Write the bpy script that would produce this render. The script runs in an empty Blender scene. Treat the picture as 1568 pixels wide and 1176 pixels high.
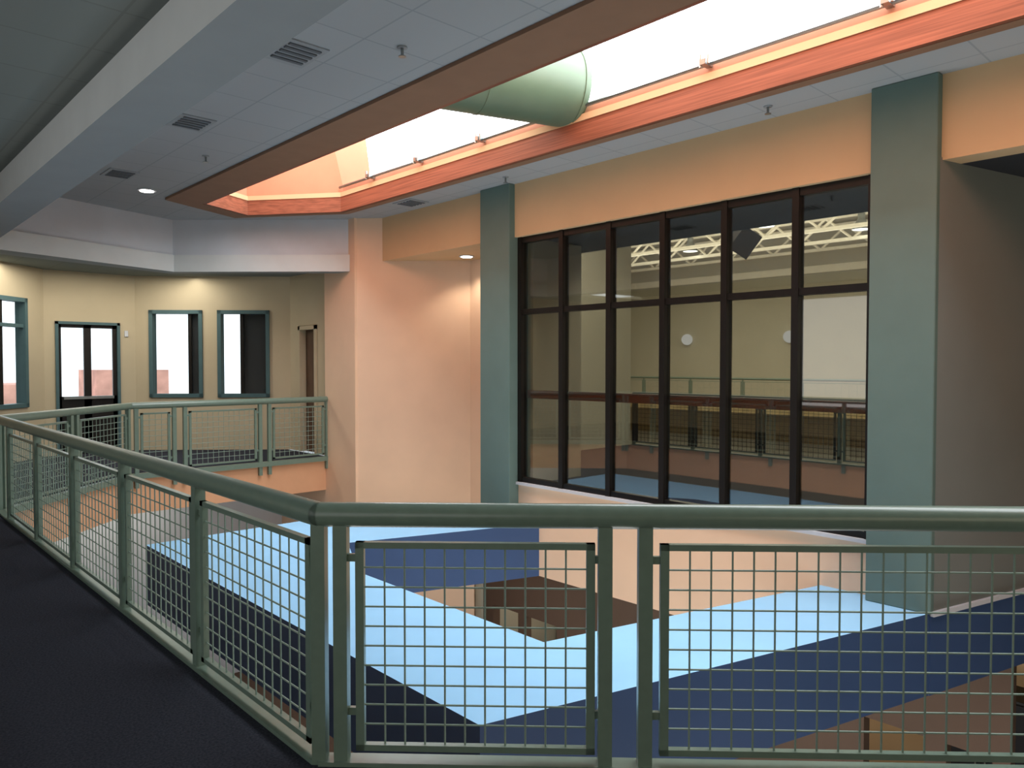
import bpy, math
from mathutils import Vector, geometry
scene = bpy.context.scene
COL = scene.collection

# ------------------------------------------------------------------ materials
def lin(h):
    h = h.lstrip('#')
    r = []
    for i in (0, 2, 4):
        c = int(h[i:i+2], 16) / 255
        r.append(c/12.92 if c <= .04045 else ((c+.055)/1.055)**2.4)
    return (*r, 1)

def mat(name, hx, rough=.6, var=.06, scale=6, metal=0, spec=.3, bump=0, bscale=60, stretch=None):
    m = bpy.data.materials.new(name); m.use_nodes = True
    nt = m.node_tree; b = nt.nodes['Principled BSDF']
    b.inputs['Roughness'].default_value = rough
    b.inputs['Metallic'].default_value = metal
    b.inputs['Specular IOR Level'].default_value = spec
    tc = nt.nodes.new('ShaderNodeTexCoord')
    n = nt.nodes.new('ShaderNodeTexNoise'); n.inputs['Scale'].default_value = scale
    n.inputs['Detail'].default_value = 3
    if stretch:
        mp = nt.nodes.new('ShaderNodeMapping'); mp.inputs['Scale'].default_value = stretch
        nt.links.new(tc.outputs['Object'], mp.inputs['Vector']); nt.links.new(mp.outputs['Vector'], n.inputs['Vector'])
    else:
        nt.links.new(tc.outputs['Object'], n.inputs['Vector'])
    r = nt.nodes.new('ShaderNodeValToRGB')
    c = lin(hx)
    r.color_ramp.elements[0].position = .3; r.color_ramp.elements[1].position = .7
    r.color_ramp.elements[0].color = tuple(x*(1-var) for x in c[:3])+(1,)
    r.color_ramp.elements[1].color = tuple(min(1, x*(1+var)) for x in c[:3])+(1,)
    nt.links.new(n.outputs['Fac'], r.inputs['Fac'])
    nt.links.new(r.outputs['Color'], b.inputs['Base Color'])
    if bump:
        n2 = nt.nodes.new('ShaderNodeTexNoise'); n2.inputs['Scale'].default_value = bscale
        nt.links.new(tc.outputs['Object'], n2.inputs['Vector'])
        bp = nt.nodes.new('ShaderNodeBump'); bp.inputs['Strength'].default_value = bump
        bp.inputs['Distance'].default_value = .01
        nt.links.new(n2.outputs['Fac'], bp.inputs['Height'])
        nt.links.new(bp.outputs['Normal'], b.inputs['Normal'])
    return m

def emis(name, col, s):
    m = bpy.data.materials.new(name); m.use_nodes = True
    nt = m.node_tree; nt.nodes.remove(nt.nodes['Principled BSDF'])
    e = nt.nodes.new('ShaderNodeEmission'); e.inputs[0].default_value = (*col, 1); e.inputs[1].default_value = s
    nt.links.new(e.outputs[0], nt.nodes['Material Output'].inputs[0])
    return m

def tile_mat(name, hx, line_hx, size=.61):
    m = bpy.data.materials.new(name); m.use_nodes = True
    nt = m.node_tree; b = nt.nodes['Principled BSDF']; b.inputs['Roughness'].default_value = .9
    b.inputs['Specular IOR Level'].default_value = .1
    tc = nt.nodes.new('ShaderNodeTexCoord')
    br = nt.nodes.new('ShaderNodeTexBrick'); br.offset = 0; br.squash = 1
    br.inputs['Scale'].default_value = 1
    br.inputs['Brick Width'].default_value = size; br.inputs['Row Height'].default_value = size
    br.inputs['Mortar Size'].default_value = .008
    c = lin(hx)
    br.inputs['Color1'].default_value = c
    br.inputs['Color2'].default_value = tuple(x*.97 for x in c[:3])+(1,)
    br.inputs['Mortar'].default_value = lin(line_hx)
    nt.links.new(tc.outputs['Object'], br.inputs['Vector'])
    nt.links.new(br.outputs['Color'], b.inputs['Base Color'])
    return m

def glass_mat(name, tint, refl=.07):
    m = bpy.data.materials.new(name); m.use_nodes = True
    nt = m.node_tree; nt.nodes.remove(nt.nodes['Principled BSDF'])
    t = nt.nodes.new('ShaderNodeBsdfTransparent'); t.inputs[0].default_value = (*tint, 1)
    g = nt.nodes.new('ShaderNodeBsdfGlossy'); g.inputs['Roughness'].default_value = .02
    mx = nt.nodes.new('ShaderNodeMixShader'); mx.inputs[0].default_value = refl
    nt.links.new(t.outputs[0], mx.inputs[1]); nt.links.new(g.outputs[0], mx.inputs[2])
    nt.links.new(mx.outputs[0], nt.nodes['Material Output'].inputs[0])
    return m

M = dict(
    green=mat('sage_green_paint', '#6d8073', .28, .05, 20, spec=.55),
    wire=mat('green_wire', '#7f9387', .45, .05, 30),
    carpet=mat('charcoal_carpet', '#34363e', .95, .35, 90, spec=.05, bump=.5, bscale=250),
    peach=mat('peach_wall_paint', '#e8c8ab', .75, .03, 2),
    beige=mat('beige_fascia_paint', '#d6b890', .75, .03, 2),
    tan=mat('tan_wall_paint', '#bdb095', .8, .03, 2),
    pillar=mat('teal_pillar_paint', '#667e79', .7, .04, 3),
    gray=mat('gray_wall_paint', '#7b807d', .75, .04, 1.5),
    white=mat('white_paint', '#c9cdd3', .8, .03, 3),
    beam=mat('beam_gray_paint', '#8f979b', .8, .03, 3),  # beam underside: shade put into a darker colour
    beamface=mat('beam_face_paint', '#d0d4d3', .8, .03, 3),  # same beam's face, paler to carry the light falling on it
    ltblue=mat('light_blue_paint', '#98cbf0', .7, .03, 2),  # canopy top: skylight brightness put into a paler blue
    dkblue=mat('dark_blue_paint', '#385078', .6, .05, 2),
    red=mat('stained_wood_red', '#8f5843', .5, .30, 9, stretch=(1, .12, 6)),
    brown=mat('brown_trim_paint', '#90705a', .7, .05, 4),
    orange=mat('orange_paint', '#d8a580', .7, .04, 3),
    well=mat('skylight_well_paint', '#cf9274', .7, .04, 3),
    black=mat('black_frame', '#1a1714', .4, .1, 10),
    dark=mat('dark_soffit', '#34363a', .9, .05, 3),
    frame=mat('teal_window_frame', '#4a6468', .5, .05, 8),
    redwood=mat('dark_red_bar', '#6a2418', .4, .1, 15),
    lowbrown=mat('brown_lower_wall', '#564438', .8, .05, 2),
    lowcarpet=mat('brown_carpet', '#544338', .95, .15, 40),
    gymwall=mat('gym_wall_paint', '#b9b4a2', .85, .04, 1),
    wood=mat('maple_wood', '#a89468', .5, .15, 3),
    door=mat('door_wood', '#5c4636', .5, .1, 6),
    metal=mat('brushed_metal', '#9aa0a0', .3, .05, 20, metal=.9),
    joist=mat('white_steel', '#f3eddb', .6, .05, 5),
    ground=mat('outside_pavement', '#c9c9c6', .9, .1, 1),
    vent=mat('vent_gray', '#9aa1a6', .6, .05, 20),
    ventdark=mat('vent_slot_dark', '#666c72', .8, .05, 20),
    duct=mat('green_duct_paint', '#5f7862', .45, .05, 4, spec=.5),
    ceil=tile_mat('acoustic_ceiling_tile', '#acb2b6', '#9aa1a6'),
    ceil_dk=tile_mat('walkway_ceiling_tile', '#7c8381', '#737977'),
    glass=glass_mat('tinted_glass', (.74, .73, .67), .15),
    clear=glass_mat('clear_glass', (.95, .97, .97), .04),
    skyglass=emis('translucent_skylight_glazing', (.935, .965, 1.0), 8.8),
    lamp=emis('lamp_lens', (1, .93, .85), 9),
    globe=emis('lamp_globe', (.95, .97, 1), .7),
    highbay=emis('highbay_lens', (.95, 1, 1), 6),
    siding=mat('outside_brick', '#d09c8c', .9, .25, 1),
    cream=mat('cream_laminate', '#cdb48c', .5, .05, 5),
)

# ------------------------------------------------------------------ mesh builder
class B:
    def __init__(s): s.v = []; s.f = []; s.mi = []; s.mats = []
    def _m(s, m):
        if m not in s.mats: s.mats.append(m)
        return s.mats.index(m)
    def add(s, vs, fs, m):
        o = len(s.v); i = s._m(m)
        s.v += [tuple(v) for v in vs]
        for f in fs: s.f.append([o+k for k in f]); s.mi.append(i)
        return s
    def box(s, x0, x1, y0, y1, z0, z1, m):
        vs = [(x, y, z) for x in (x0, x1) for y in (y0, y1) for z in (z0, z1)]
        return s.add(vs, [(0,1,3,2),(4,6,7,5),(0,4,5,1),(2,3,7,6),(0,2,6,4),(1,5,7,3)], m)
    def obox(s, p, q, s0, s1, n0, n1, z0, z1, m):
        """box along the plan line p->q (s = along, n = to the left of the line)"""
        d = Vector((q[0]-p[0], q[1]-p[1])).normalized(); n = Vector((-d.y, d.x))
        vs = []
        for a in (s0, s1):
            for b in (n0, n1):
                for z in (z0, z1):
                    vs.append((p[0]+d.x*a+n.x*b, p[1]+d.y*a+n.y*b, z))
        return s.add(vs, [(0,1,3,2),(4,6,7,5),(0,4,5,1),(2,3,7,6),(0,2,6,4),(1,5,7,3)], m)
    def cyl(s, a, b, r, m, n=12, r2=None, cap=True):
        a = Vector(a); b = Vector(b); r2 = r if r2 is None else r2
        d = (b-a).normalized(); u = d.orthogonal().normalized(); w = d.cross(u)
        vs = []
        for k in range(n):
            t = 2*math.pi*k/n; o = u*math.cos(t)+w*math.sin(t)
            vs.append(a+o*r); vs.append(b+o*r2)
        fs = [(2*k, 2*k+1, 2*((k+1) % n)+1, 2*((k+1) % n)) for k in range(n)]
        if cap: fs += [tuple(2*k for k in range(n))[::-1], tuple(2*k+1 for k in range(n))]
        return s.add(vs, fs, m)
    def ball(s, c, r, m, nu=14, nv=8, sz=1):
        vs = []; fs = []
        for j in range(nv+1):
            ph = math.pi*j/nv
            for i in range(nu):
                t = 2*math.pi*i/nu
                vs.append((c[0]+r*math.sin(ph)*math.cos(t), c[1]+r*math.sin(ph)*math.sin(t), c[2]+r*sz*math.cos(ph)))
        for j in range(nv):
            for i in range(nu):
                fs.append((j*nu+i, (j+1)*nu+i, (j+1)*nu+(i+1) % nu, j*nu+(i+1) % nu))
        return s.add(vs, fs, m)
    def prism(s, pts, z0, z1, m, mtop=None, mbot=None, holes=(), sides=True):
        loops = [list(pts)]+[list(h) for h in holes]
        flat = [p for l in loops for p in l]
        tris = geometry.tessellate_polygon([[Vector((p[0], p[1], 0)) for p in l] for l in loops])
        s.add([(p[0], p[1], z1) for p in flat], tris, mtop or m)
        if z0 is not None and z0 != z1:
            s.add([(p[0], p[1], z0) for p in flat], [t[::-1] for t in tris], mbot or m)
            if sides:
                for l in loops:
                    n = len(l)
                    for k in range(n):
                        a = l[k]; b = l[(k+1) % n]
                        s.add([(a[0], a[1], z0), (b[0], b[1], z0), (b[0], b[1], z1), (a[0], a[1], z1)], [(0,1,2,3)], m)
        return s
    def wall(s, p, q, z0, z1, n0, n1, m, ops=()):
        L = (Vector(q)-Vector(p)).length; cur = 0
        for (a, b, zb, zt) in sorted(ops):
            if a > cur: s.obox(p, q, cur, a, n0, n1, z0, z1, m)
            if zb > z0: s.obox(p, q, a, b, n0, n1, z0, zb, m)
            if zt < z1: s.obox(p, q, a, b, n0, n1, zt, z1, m)
            cur = b
        if cur < L: s.obox(p, q, cur, L, n0, n1, z0, z1, m)
        return s
    def obj(s, name, parent=None, smooth=False, bevel=0):
        me = bpy.data.meshes.new(name); me.from_pydata(s.v, [], s.f)
        for m in s.mats: me.materials.append(m)
        me.polygons.foreach_set('material_index', s.mi)
        if smooth: me.polygons.foreach_set('use_smooth', [True]*len(me.polygons))
        me.update()
        import bmesh
        bm = bmesh.new(); bm.from_mesh(me)
        bmesh.ops.recalc_face_normals(bm, faces=bm.faces); bm.to_mesh(me); bm.free()
        if smooth:
            try: me.set_sharp_from_angle(angle=math.radians(40))
            except Exception: pass
        o = bpy.data.objects.new(name, me); COL.objects.link(o)
        if parent: o.parent = parent
        if bevel:
            md = o.modifiers.new('bevel', 'BEVEL'); md.width = bevel; md.segments = 2; md.limit_method = 'ANGLE'
        return o

def empty(name):
    e = bpy.data.objects.new(name, None); COL.objects.link(e); return e

# ------------------------------------------------------------------ plan constants
H = 4.05        # atrium ceiling
FB = 3.34       # fascia bottom
LOW = -1.18     # lower-storey ceiling / spandrel bottom
G = -4.1        # ground floor level
CZ = -.48       # top of blue canopy
V0 = (1.5, 2.76); VF = (10.24, -5.98)
V1 = (1.5, 9.95); V2 = (3.4, 11.85); V3 = (6.65, 11.85)

# ------------------------------------------------------------------ floors
slab = [(-2.5, -6), (10.26, -6), V0, V1, V2, V3, (6.65, 15.6), (-2.5, 15.6)]
B().prism(slab, -.05, 0, M['carpet']).obj('floor')
B().prism([(-2.5, -6), (10.18, -6), (1.47, 2.72), (1.47, 9.97), (3.38, 11.89), (6.65, 11.89), (6.65, 15.6), (-2.5, 15.6)],
          -.58, -.05, M['orange'], mtop=M['white'], mbot=M['white']).obj('floor_slab_edge')
B().box(-2.5, 31, -6, 27, G-.1, G, M['lowcarpet']).obj('floor_ground_level')
B().prism([(7.2, 2.15), (11.5, 1.05), (12.3, 1.0), (12.3, 9.5), (8.15, 9.5), (8.15, 7.4), (7.2, 7.4)], LOW, 0, M['white'], mtop=M['carpet']).obj('floor_gym_track')
B().box(28.5, 30.5, 1.0, 26, -.4, 0, M['wood']).obj('floor_gym_far_track')
B().box(-60, 60, -60, 80, G-.5, G-.2, M['ground']).obj('ground_outside')

# ------------------------------------------------------------------ atrium ceiling with skylight hole
HOLE = [(4.3, -3), (6.16, -3), (6.16, 10.5), (5.17, 11.8), (4.3, 11.37)]
B().prism([(1.4, -6), (7.05, -6), (7.05, 11.4), (6.6, 11.4), (4.55, 13.4), (1.4, 12.6)], H, H+.05, M['ceil'], holes=[HOLE]).obj('ceiling')
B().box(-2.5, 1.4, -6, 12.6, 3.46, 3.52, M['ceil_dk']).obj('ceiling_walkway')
pb = [(1.35, -6), (1.68, -6), (1.72, 12.1), (4.47, 13.1), (6.65, 11.0), (6.65, 11.35), (4.5, 13.4), (1.35, 12.5)]
B().prism(pb, 3.18, 3.46, M['beamface'], mbot=M['beam']).obj('trim_perimeter_beam')
pb2 = [(1.38, -6), (1.66, -6), (1.68, 12.13), (4.47, 13.14), (6.65, 11.04), (6.65, 11.33), (4.5, 13.38), (1.38, 12.48)]
B().prism(pb2, 3.46, H, M['white']).obj('trim_beam_upper_wall')
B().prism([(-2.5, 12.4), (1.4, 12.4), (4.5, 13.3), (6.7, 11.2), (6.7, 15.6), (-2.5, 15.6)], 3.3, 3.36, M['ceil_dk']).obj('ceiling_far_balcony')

# ------------------------------------------------------------------ skylight well
ZT = 6.6; ZR = 4.42; XR = 5.85; YG = 9.7
sky = empty('skylight')
b = B()
b.add([(4.3, -3, H), (4.3, 11.37, H), (4.3, 11.37, ZT), (4.3, -3, ZT)], [(0,1,2,3)], M['well'])
b.add([(4.3, -3, H), (6.16, -3, H), (6.16, -3, ZR), (XR, -3, ZT), (4.3, -3, ZT)], [(0,1,2,3,4)], M['well'])
b.add([(6.16, -3, H), (6.16, 10.5, H), (6.16, 10.5, ZR), (6.16, -3, ZR)], [(0,1,2,3)], M['well'])
ty = 10.5+(6.16-XR)/(6.16-5.17)*1.3
b.add([(6.16, 10.5, H), (5.17, 11.8, H), (5.17, 11.8, ZT), (XR, ty, ZT), (6.16, 10.5, ZR)], [(0,1,2,3,4)], M['well'])
b.add([(5.17, 11.8, H), (4.3, 11.37, H), (4.3, 11.37, ZT), (5.17, 11.8, ZT)], [(0,1,2,3)], M['well'])
b.add([(6.16, YG, ZR), (6.16, 10.5, ZR), (XR, ty, ZT), (XR, YG, ZT)], [(0,1,2,3)], M['peach'])
b.obj('well_walls', sky)
b = B()
b.add([(6.16, -3, ZR), (6.16, YG, ZR), (XR, YG, ZT), (XR, -3, ZT)], [(0,1,2,3)], M['skyglass'])
b.add([(4.3, -3, ZT), (XR, -3, ZT), (XR, ty, ZT), (5.17, 11.8, ZT), (4.3, 11.37, ZT)], [(0,1,2,3,4)], M['skyglass'])
b.obj('glazing', sky)
b = B()
b.cyl((6.10, -3, 4.40), (6.10, 10.5, 4.40), .022, M['metal'], 8)
for y in (-1.5, .3, 2.3, 3.9, 5.5, 7.1, 8.4, 9.6):
    b.box(6.02, 6.15, y-.03, y+.03, 4.38, 4.43, M['metal']); b.cyl((6.04, y+.03, 4.36), (6.04, y+.03, 4.48), .014, M['metal'], 8)
    b.cyl((6.04, y-.05, 4.38), (6.04, y-.05, 4.46), .014, M['metal'], 8)
b.obj('glazing_seat_rail', sky)
def offs(poly, d):
    n = len(poly); out = []
    for k in range(n):
        p0 = Vector(poly[k-1]); p1 = Vector(poly[k]); p2 = Vector(poly[(k+1) % n])
        d1 = (p1-p0).normalized(); d2 = (p2-p1).normalized()
        n1 = Vector((-d1.y, d1.x)); n2 = Vector((-d2.y, d2.x))
        a = p1+n1*d[k-1]; c = p1+n2*d[k]
        den = d1.x*d2.y-d1.y*d2.x
        t = ((c.x-a.x)*d2.y-(c.y-a.y)*d2.x)/den
        out.append(tuple(a+d1*t))
    return out
inner = offs(HOLE, [.05]*5)
B().prism(HOLE, H-.03, H+.20, M['red'], holes=[inner]).obj('trim_skylight_red_band')
b = B().prism(offs(HOLE, [-.1, -.12, -.12, -.3, -.5]), H-.035, H-.001, M['brown'], holes=[HOLE])
b.obj('trim_skylight_soffit')
b = B(); b.prism(inner, H+.20, H+.27, M['beige'], holes=[offs(HOLE, [.06]*5)]); b.obj('trim_skylight_ledge')
b = B()
dv = Vector((-.95, .31, 0)).normalized(); e0 = Vector((6.2, 5.66, 4.66)); L = 2.1
b.cyl(e0, e0+dv*L, .41, M['duct'], 48); b.cyl(e0+dv*.03, e0+dv*.07, .42, M['duct'], 48)
b.cyl(e0+dv*1.1, e0+dv*1.13, .416, M['duct'], 48)
b.obj('round_duct', sky, True)

# ------------------------------------------------------------------ glass wall side
B().box(6.95, 7.2, -6, 2.18, FB, H, M['beige']).box(6.95, 7.2, 2.72, 7.4, FB, H, M['beige']).box(6.95, 7.2, 8.0, 10.6, FB, H, M['beige']).obj('trim_fascia')
for nm, (a, c), zb in (('pillar', (7.4, 8.0), LOW), ('pillar', (2.18, 2.72), CZ)):
    B().box(6.85, 7.3, a, c, zb, H, M['pillar']).obj(nm, bevel=.01)
B().box(7.02, 7.2, 2.72, 7.4, LOW, 0, M['peach']).obj('wall_spandrel')
B().box(6.97, 7.06, 2.72, 7.4, 0, .035, M['white']).obj('trim_sill')
gw = empty('window_1')
b = B()
for y in (7.36, 6.6, 5.82, 5.04, 4.26, 3.48, 2.76):
    b.box(7.0, 7.12, y-.035, y+.035, .035, FB, M['black'])
for z0, z1 in ((.035, .10), (2.30, 2.37), (FB-.08, FB)):
    b.box(7.015, 7.105, 2.74, 7.38, z0, z1, M['black'])
b.obj('frame', gw)
B().box(7.05, 7.06, 2.76, 7.36, .05, FB-.02, M['glass']).obj('glass', gw)
B().box(7.12, 7.18, 2.74, 7.38, 1.17, 1.28, M['redwood']).obj('rail_bar', gw)

# recess chamfer walls
B().wall((6.6, 10.95), (8.02, 9.53), G, H, 0, .2, M['peach']).obj('wall_recess_chamfer')
B().box(7.98, 8.15, 7.4, 9.66, LOW, H, M['peach']).obj('wall_recess_back')
B().box(8.15, 8.18, 7.4, 9.5, 0, FB, M['gymwall']).obj('wall_gym_corner')
B().box(7.2, 8.1, 7.4, 11, FB, FB+.05, M['beige']).obj('ceiling_recess')
B().box(7.2, 8.18, 7.3, 7.4, 0, FB, M['gymwall']).obj('wall_recess_side')
B().box(6.6, 6.75, 10.9, 11.9, G, H, M['peach']).obj('wall_atrium_east')
B().wall((6.7, 11.9), (6.7, 13.4), 0, 3.4, -.15, 0, M['tan'], [(.45, 1.15, 0, 2.35)]).obj('wall_balcony_east')
b = B()
p, q = (6.7, 11.9), (6.7, 13.4)
b.obox(p, q, .52, 1.08, -.14, -.10, 0, 2.28, M['door'])
for s0, s1, z0, z1 in ((.46, .53, 0, 2.34), (1.07, 1.14, 0, 2.34), (.46, 1.14, 2.27, 2.34)):
    b.obox(p, q, s0, s1, -.1, .03, z0, z1, M['tan'])
b.obox(p, q, .56, .60, -.1, -.03, 1.0, 1.14, M['metal'])
b.obj('door_1')

# balcony 45 degree window wall
p, q = (4.5, 15.3), (6.75, 13.35)
W1 = (.26, 1.26, 1.0, 2.66); W2 = (1.54, 2.52, 1.0, 2.66)
B().wall(p, q, 0, 3.4, 0, .2, M['tan'], [W1, W2]).obj('wall_balcony_chamfer')
def window(name, p, q, o, mull=(), n0=-.03, n1=.15, fr=None):
    fr = fr or M['frame']; e = empty(name); b = B(); a, c, zb, zt = o; w = .07
    for s0, s1, z0, z1 in ((a, a+w, zb, zt), (c-w, c, zb, zt), (a, c, zb, zb+w), (a, c, zt-w, zt)):
        b.obox(p, q, s0, s1, n0, n1, z0, z1, fr)
    for mx in mull: b.obox(p, q, mx-.03, mx+.03, .04, .12, zb, zt, M['black'])
    b.obj('frame', e)
    B().obox(p, q, a, c, .07, .08, zb, zt, M['clear']).obj('glass', e)
    return e
e1 = window('window_2', p, q, W1, mull=(1.0,)); e2 = window('window_3', p, q, W2, mull=(1.98,))
b = B(); b.obox(p, q, 1.03, 1.22, .1, .16, 1.0, 2.66, M['dark']); b.obj('shade', e1)
b = B(); b.obox(p, q, 2.0, 2.50, .1, .16, 1.0, 2.66, M['dark']); b.obj('shade', e2)
# back wall with double door
p, q = (3.0, 15.3), (4.5, 15.3)
D1 = (.17, 1.23, 0, 2.4)
B().wall(p, q, 0, 3.4, 0, .2, M['tan'], [D1]).obj('wall_balcony_back')
b = B(); a, c, zb, zt = D1
for s0, s1, z0, z1 in ((a, a+.05, 0, zt), (c-.05, c, 0, zt), (a, c, zt-.05, zt)):
    b.obox(p, q, s0, s1, -.03, .12, z0, z1, M['frame'])
for s0, s1 in ((a+.05, (a+c)/2), ((a+c)/2, c-.05)):
    b.obox(p, q, s0, s0+.05, .02, .07, 0, zt-.05, M['black']); b.obox(p, q, s1-.07, s1, .02, .07, 0, zt-.05, M['black'])
    b.obox(p, q, s0, s1, .02, .07, 0, 1.05, M['black']); b.obox(p, q, s0, s1, .02, .07, zt-.11, zt-.05, M['black'])
    b.obox(p, q, s0+.05, s1-.05, .04, .05, 1.0, zt-.1, M['clear'])
b.obox(p, q, a+.12, c-.12, -.04, 0, 1.0, 1.05, M['metal'])
b.obj('door_2')
# left 45 degree glazed wall
p, q = (1.2, 13.5), (3.0, 15.3)
W4 = (1.0, 2.1, .9, 2.75)
B().wall(p, q, 0, 3.4, 0, .2, M['tan'], [W4]).obj('wall_balcony_northwest')
e = window('window_4', p, q, W4, mull=(1.55,))
B().obox(p, q, W4[0], W4[1], .0, .12, 2.25, 2.31, M['frame']).obj('transom', e)
B().box(-2.5, 1.2, 13.5, 13.7, 0, 3.4, M['tan']).obj('wall_balcony_west')
# shell
B().box(-2.7, -2.5, -6, 15.6, G, 3.5, M['tan']).obj('wall_left')
B().box(-2.7, 31, -6.2, -6, G, H+.05, M['tan']).obj('wall_back')
rp, rq = (6.88, 2.19), (11.5, 1.0)
b = B().wall(rq, rp, CZ, FB+.02, -.15, 0, M['gray']); b.obj('wall_gray_return')
B().wall(rq, rp, LOW, CZ, -.15, .0, M['dkblue']).obj('wall_blue_return')
B().wall(rq, rp, CZ-.02, CZ+.02, -.01, .03, M['white']).obj('trim_return')
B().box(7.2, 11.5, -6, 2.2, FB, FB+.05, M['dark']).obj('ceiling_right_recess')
B().box(11.4, 11.6, -6, 1.2, G, FB+.05, M['gray']).obj('wall_right')

# ------------------------------------------------------------------ blue canopy
canopy = [(2.82, 3.3), (6.88, 2.2), (7.02, 2.2), (7.02, 3.2), (4.03, 3.97), (4.03, 6.6), (4.6, 7.78), (7.02, 7.0), (7.02, 7.1), (4.8, 9.3), (2.82, 9.3)]
B().prism(canopy, LOW, CZ, M['dkblue'], mtop=M['ltblue'], mbot=M['white']).obj('blue_canopy')

# ------------------------------------------------------------------ lower storey
b = B().wall((8.2, 1.9), (8.2, 9.5), G, LOW, -.15, 0, M['lowbrown'], [(.15, .55, G, -2.15), (.75, 1.35, G, -2.15), (5.9, 6.6, G, -2.35), (6.75, 7.35, G, -2.35)])
b.obj('wall_lower_east')
B().box(10.5, 10.6, 1, 10, G, LOW, M['beige']).obj('wall_lower_room')
B().box(8.2, 12.3, 9.5, 27, LOW, LOW+.05, M['white']).obj('ceiling_lower')
B().box(-2.5, 12.0, 26.8, 27, G, -.5, M['peach']).box(12.0, 31, 26.8, 27, G, 7.2, M['gymwall']).obj('wall_far_north')
B().box(-2.7, -2.5, 15.6, 27, G, -.5, M['peach']).obj('wall_lower_west')
B().box(-2.5, 8.2, 15.6, 27, -.58, -.5, M['white']).obj('ceiling_lower_north')
B().box(6.6, 6.75, 11.9, 20, G, -.58, M['peach']).obj('wall_lower_northeast')
B().box(-2.5, 6.6, 13.6, 13.8, G, -.58, M['white']).obj('wall_lower_north')
B().box(-2, 9, 45, 50, G-.2, .6, M['siding']).box(12, 16, 48, 52, G-.2, 1.3, M['siding']).obj('outside_building')
def cabinet(x, y):
    b = B().box(x-.25, x+.25, y-.45, y+.45, G+.08, G+1.9, M['black']).box(x-.22, x+.2, y-.42, y+.42, G, G+.08, M['dark'])
    for s in (-1, 1):
        y0, y1 = sorted((y+s*.01, y+s*.44))
        b.box(x-.275, x-.25, y0, y1, G+.12, G+1.86, M['dark']); b.cyl((x-.30, y+s*.05, G+.9), (x-.30, y+s*.05, G+1.1), .01, M['metal'], 8)
        b.box(x-.30, x-.275, y+s*.05-.008, y+s*.05+.008, G+.9, G+.92, M['metal']); b.box(x-.30, x-.275, y+s*.05-.008, y+s*.05+.008, G+1.08, G+1.1, M['metal'])
    b.obj('storage_cabinet', bevel=.006)
cabinet(10.2, 8.9); cabinet(10.2, 2.6)
def table(x, y):
    b = B().box(x-.4, x+.4, y-.7, y+.7, G+.71, G+.75, M['cream']).box(x-.34, x+.34, y-.62, y+.62, G+.64, G+.71, M['black'])
    for i in (-1, 1):
        for j in (-1, 1): b.cyl((x+i*.34, y+j*.62, G), (x+i*.34, y+j*.62, G+.70), .022, M['metal'], 10)
    b.obj('work_table', bevel=.005)
table(9.2, 2.9); table(9.3, 8.4)

# ------------------------------------------------------------------ gym beyond the glass
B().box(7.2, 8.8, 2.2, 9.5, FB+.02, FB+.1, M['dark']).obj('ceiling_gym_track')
B().box(8.7, 8.8, 1, 27, FB+.1, 7.2, M['gymwall']).obj('wall_gym_header')
B().box(8.15, 12.15, 9.5, 9.65, G, 7.2, M['gymwall']).obj('wall_gym_side')
B().box(12.0, 12.15, 9.65, 27, G, 7.2, M['gymwall']).obj('wall_gym_west')
B().box(11.5, 31, .9, 1.0, G, 7.2, M['gymwall']).obj('wall_gym_south')
b = B().box(30.5, 30.7, 1, 27, G, 7.2, M['gymwall']); b.obj('wall_gym_east')
B().box(30.42, 30.5, 1, 27, -1.7, -.5, M['wood']).obj('trim_gym_wood_panel')
B().box(30.38, 30.5, 1, 27, 5.4, 5.7, M['joist']).obj('trim_gym_beam')
B().box(8.7, 31, 1, 27, 7.2, 7.3, M['gymwall']).obj('ceiling_gym')
for k, x in enumerate((20, 22.5, 25, 27.5, 29.3)):
    b = B()
    b.box(x-.06, x+.06, 1, 26.8, 6.95, 7.1, M['joist']); b.box(x-.06, x+.06, 1, 26.8, 6.1, 6.22, M['joist'])
    y = 1.5; t = 0
    while y < 26:
        z0, z1 = (6.16, 7.0) if t % 2 == 0 else (7.0, 6.16)
        b.cyl((x, y, z0), (x, y+1.0, z1), .05, M['joist'], 6); y += 1; t += 1
    b.obj('roof_truss')
for x, y in ((24, 13), (24, 8), (18, 13), (18, 7), (27, 18), (27, 11)):
    b = B().cyl((x, y, 6.9), (x, y, 7.2), .03, M['metal'], 8)
    b.cyl((x, y, 6.35), (x, y, 6.75), .32, M['metal'], 20, r2=.12, cap=False); b.cyl((x, y, 6.75), (x, y, 6.92), .12, M['metal'], 16)
    b.cyl((x, y, 6.36), (x, y, 6.38), .30, M['highbay'], 20); b.obj('highbay_light', None, True)
for y in (10.8, 15.3, 20.4):
    b = B().cyl((30.5, y, 2.8), (30.42, y, 2.8), .2, M['metal'], 20); b.ball((30.36, y, 2.8), .26, M['globe'], 18, 10); b.obj('wall_globe_light', None, True)
sp = empty('loudspeaker')
b = B().box(-.17, .17, -.14, .14, -.2, .2, M['black']).box(-.18, .18, -.16, -.14, -.21, .21, M['dark'])
o = b.obj('cabinet', sp, bevel=.02); o.location = (10.9, 6.3, 3.6); o.rotation_euler = (.4, .5, -.5)
B().cyl((10.9, 6.3, 3.75), (10.9, 6.3, 7.2), .025, M['black'], 8).obj('hanger', sp)

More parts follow.
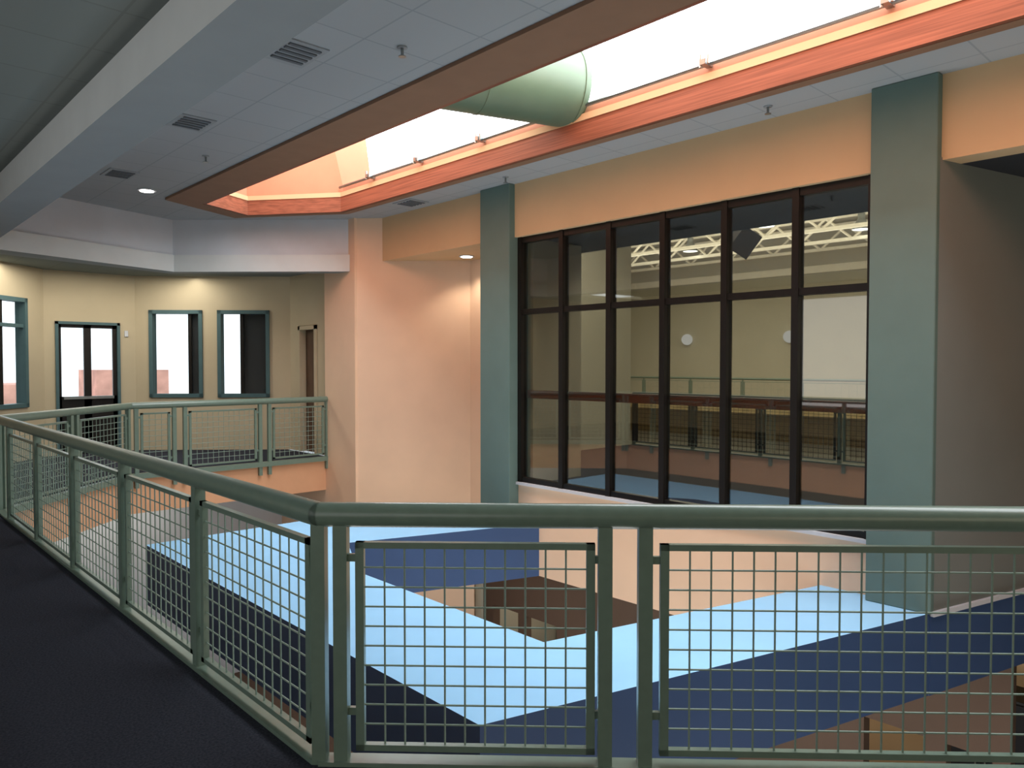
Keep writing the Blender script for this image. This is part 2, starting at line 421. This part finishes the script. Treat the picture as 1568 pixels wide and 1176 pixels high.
# ------------------------------------------------------------------ railings
def railing(name, p, q, posts, panels, mats=None, zt=.91, pitch=.083, zb=.055):
    g, w = mats or (M['green'], M['wire'])
    e = empty(name); P = Vector(p); Q = Vector(q); d = (Q-P).normalized(); L = (Q-P).length
    b = B().cyl((p[0], p[1], 1.02), (q[0], q[1], 1.02), .05, g, 24)
    b.ball((p[0], p[1], 1.02), .05, g, 20, 12); b.ball((q[0], q[1], 1.02), .05, g, 20, 12)
    b.obj('handrail', e, True)
    b = B()
    for s in posts:
        b.obox(p, q, s-.028, s+.028, -.028, .028, -.2, 1.0, g)
    b.obj('posts', e)
    b = B().obox(p, q, 0, L, -.04, .04, -.06, .018, g); b.obj('base_channel', e)
    fr = B(); ms = B()
    for a, c in panels:
        for s0, s1, z0, z1 in ((a, a+.035, zb, zt), (c-.035, c, zb, zt), (a, c, zt-.025, zt), (a, c, zb, zb+.025)):
            fr.obox(p, q, s0, s1, -.015, .015, z0, z1, g)
        for z in (.2, zt-.08):
            fr.obox(p, q, a-.05, a, -.01, .01, z, z+.03, g); fr.obox(p, q, c, c+.05, -.01, .01, z, z+.03, g)
        nx = max(2, round((c-a-.07)/pitch)); nz = max(2, round((zt-zb-.05)/pitch))
        for k in range(1, nx):
            s = a+.035+(c-a-.07)*k/nx; pt = P+d*s
            ms.cyl((pt.x, pt.y, zb+.01), (pt.x, pt.y, zt-.01), .0042, w, 5, cap=False)
        for k in range(1, nz):
            z = zb+.025+(zt-zb-.05)*k/nz; A = P+d*(a+.02); C = P+d*(c-.02)
            ms.cyl((A.x, A.y, z), (C.x, C.y, z), .0042, w, 5, cap=False)
    fr.obj('panel_frames', e); ms.obj('wire_mesh', e)
    return e
def even(L, n, gap=0.06):
    st = L/n; ps = [k*st for k in range(n+1)]
    return ps, [(k*st+gap, (k+1)*st-gap) for k in range(n)]
railing('guard_railing', V0, VF, [.0, .09, 1.16, 1.32, 3.1, 3.26, 5.1, 5.26, 7.1, 7.26, 9.1, 9.26, 11.1],
        [(.15, 1.12), (1.38, 3.06), (3.3, 5.06), (5.3, 7.06), (7.3, 9.06), (9.3, 11.06)])
Ls = V1[1]-V0[1]
st = 1.31
ps = [st*k for k in range(1, 6)]+[Ls]
pn = [(st*k+.06, min(st*(k+1), Ls)-.06) for k in range(5)]
railing('guard_railing', V0, V1, ps, pn)
L = (Vector(V2)-Vector(V1)).length
railing('guard_railing', V1, V2, [.08, L/2-.06, L/2+.06, L-.06], [(.14, L/2-.12), (L/2+.12, L-.12)])
L = V3[0]-V2[0]
railing('guard_railing', V2, V3, [.08, .62, .78, 1.98, 2.14, L-.05], [(.14, .56), (.84, 1.92), (2.2, L-.11)])
dk = (M['black'], M['black'])
railing('gym_railing', (12.2, 1.1), (12.2, 9.45), *even(8.35, 6), mats=dk)
railing('gym_railing', (28.6, 1.1), (28.6, 26.7), *even(25.6, 10), mats=(M['green'], M['wire']), pitch=.3)

# ------------------------------------------------------------------ ceiling details
def vent(x, y, z=H):
    b = B()
    b.box(x-.17, x+.17, y-.23, y+.23, z-.012, z, M['vent'])
    for k in range(5): b.box(x-.13, x+.13, y-.18+k*.075, y-.145+k*.075, z-.022, z-.012, M['ventdark'])
    b.obj('ceiling_vent')
for x, y in ((2.79, 5.46), (2.82, 7.73), (2.9, 10.4), (6.6, 9.3)):
    vent(x, y)
def sprinkler(x, y, z=H):
    b = B().cyl((x, y, z-.01), (x, y, z), .04, M['vent'], 14); b.cyl((x, y, z-.07), (x, y, z), .012, M['metal'], 8)
    b.cyl((x, y, z-.075), (x, y, z-.07), .03, M['metal'], 12); b.obj('sprinkler_head')
for x, y in ((3.34, 4.81), (3.39, 8.85), (6.6, 3.56), (6.6, 7.2)): sprinkler(x, y)
def downlight(x, y, z, pw=25):
    b = B().cyl((x, y, z-.012), (x, y, z), .12, M['white'], 24); b.cyl((x, y, z-.02), (x, y, z-.011), .09, M['lamp'], 20); b.obj('downlight')
    l = bpy.data.lights.new('downlight_lamp', 'SPOT'); l.energy = pw; l.spot_size = 2.2; l.shadow_soft_size = .08; l.color = (1, .85, .68); l.spot_blend = .6
    o = bpy.data.objects.new('downlight_lamp', l); COL.objects.link(o); o.location = (x, y, z-.05)
downlight(3.45, 11.14, H, 40)
downlight(7.6, 9.2, FB, 40)
downlight(1.3, 13.0, 3.3, 30)

B().box(4.31, 4.37, 15.28, 15.3, 2.15, 2.26, M['white']).obj('wall_thermostat')

# ------------------------------------------------------------------ lights
def area(name, loc, rot, sx, sy, e, col):
    l = bpy.data.lights.new(name, 'AREA'); l.shape = 'RECTANGLE'; l.size = sx; l.size_y = sy; l.energy = e; l.color = col
    o = bpy.data.objects.new(name, l); COL.objects.link(o); o.location = loc; o.rotation_euler = rot; return o
R = math.radians
area('gym_light', (22, 13, 5.9), (0, 0, 0), 10, 18, 1500, (1, .98, .93))
area('gym_uplight', (22, 13, 5.0), (R(180), 0, 0), 10, 18, 1500, (1, .98, .92))  # added fill aimed up at the joists, no fixture there
area('gym_track_light', (10.8, 6, 5.5), (0, R(35), R(25)), 2, 5, 350, (1, .97, .9))  # added fill to brighten the walls just behind the glass
area('lobby_light', (2, 12.9, -.7), (R(20), 0, 0), 5, .6, 22, (1, .92, .8))  # added fill to lift the lower storey, no lamp there
area('room_light', (9.4, 6, -1.3), (0, 0, 0), 1, 6, 45, (1, .9, .75))  # added fill for the lower rooms, no fixture modelled
area('balcony_light', (3.6, 14.1, 3.27), (0, 0, 0), 3.5, .8, 58, (1, .93, .80))  # added fill over the far balcony, tucked behind the beam
area('rear_window_daylight', (3, -5.8, 1.6), (R(90), 0, R(180)), 9, 2.6, 185, (.94, .97, 1))  # added fill behind the camera; the wall has no window
area('side_window_daylight', (-2.4, 3, 1.9), (0, R(-90), 0), 2.4, 10, 75, (.97, .98, 1))  # added fill from the left for the beam face; no window here
area('ground_lobby_uplight', (5, 4, G+.3), (R(180), 0, 0), 5, 8, 300, (1, .99, .95))  # added fill pointing up from the ground floor to lift the ceilings

w = bpy.data.worlds.new('World'); scene.world = w; w.use_nodes = True
bg = w.node_tree.nodes['Background']; bg.inputs[0].default_value = (.85, .93, 1, 1); bg.inputs[1].default_value = 2.0

cam = bpy.data.cameras.new('camera'); cam.lens = 26.4; cam.sensor_width = 36; cam.clip_start = .05
co = bpy.data.objects.new('camera', cam); COL.objects.link(co)
co.location = (0, 0, 1.63); co.rotation_euler = (math.radians(88.5), 0, math.radians(-43))
scene.camera = co
scene.view_settings.view_transform = 'Standard'
scene.view_settings.look = 'None'
scene.view_settings.exposure = .12
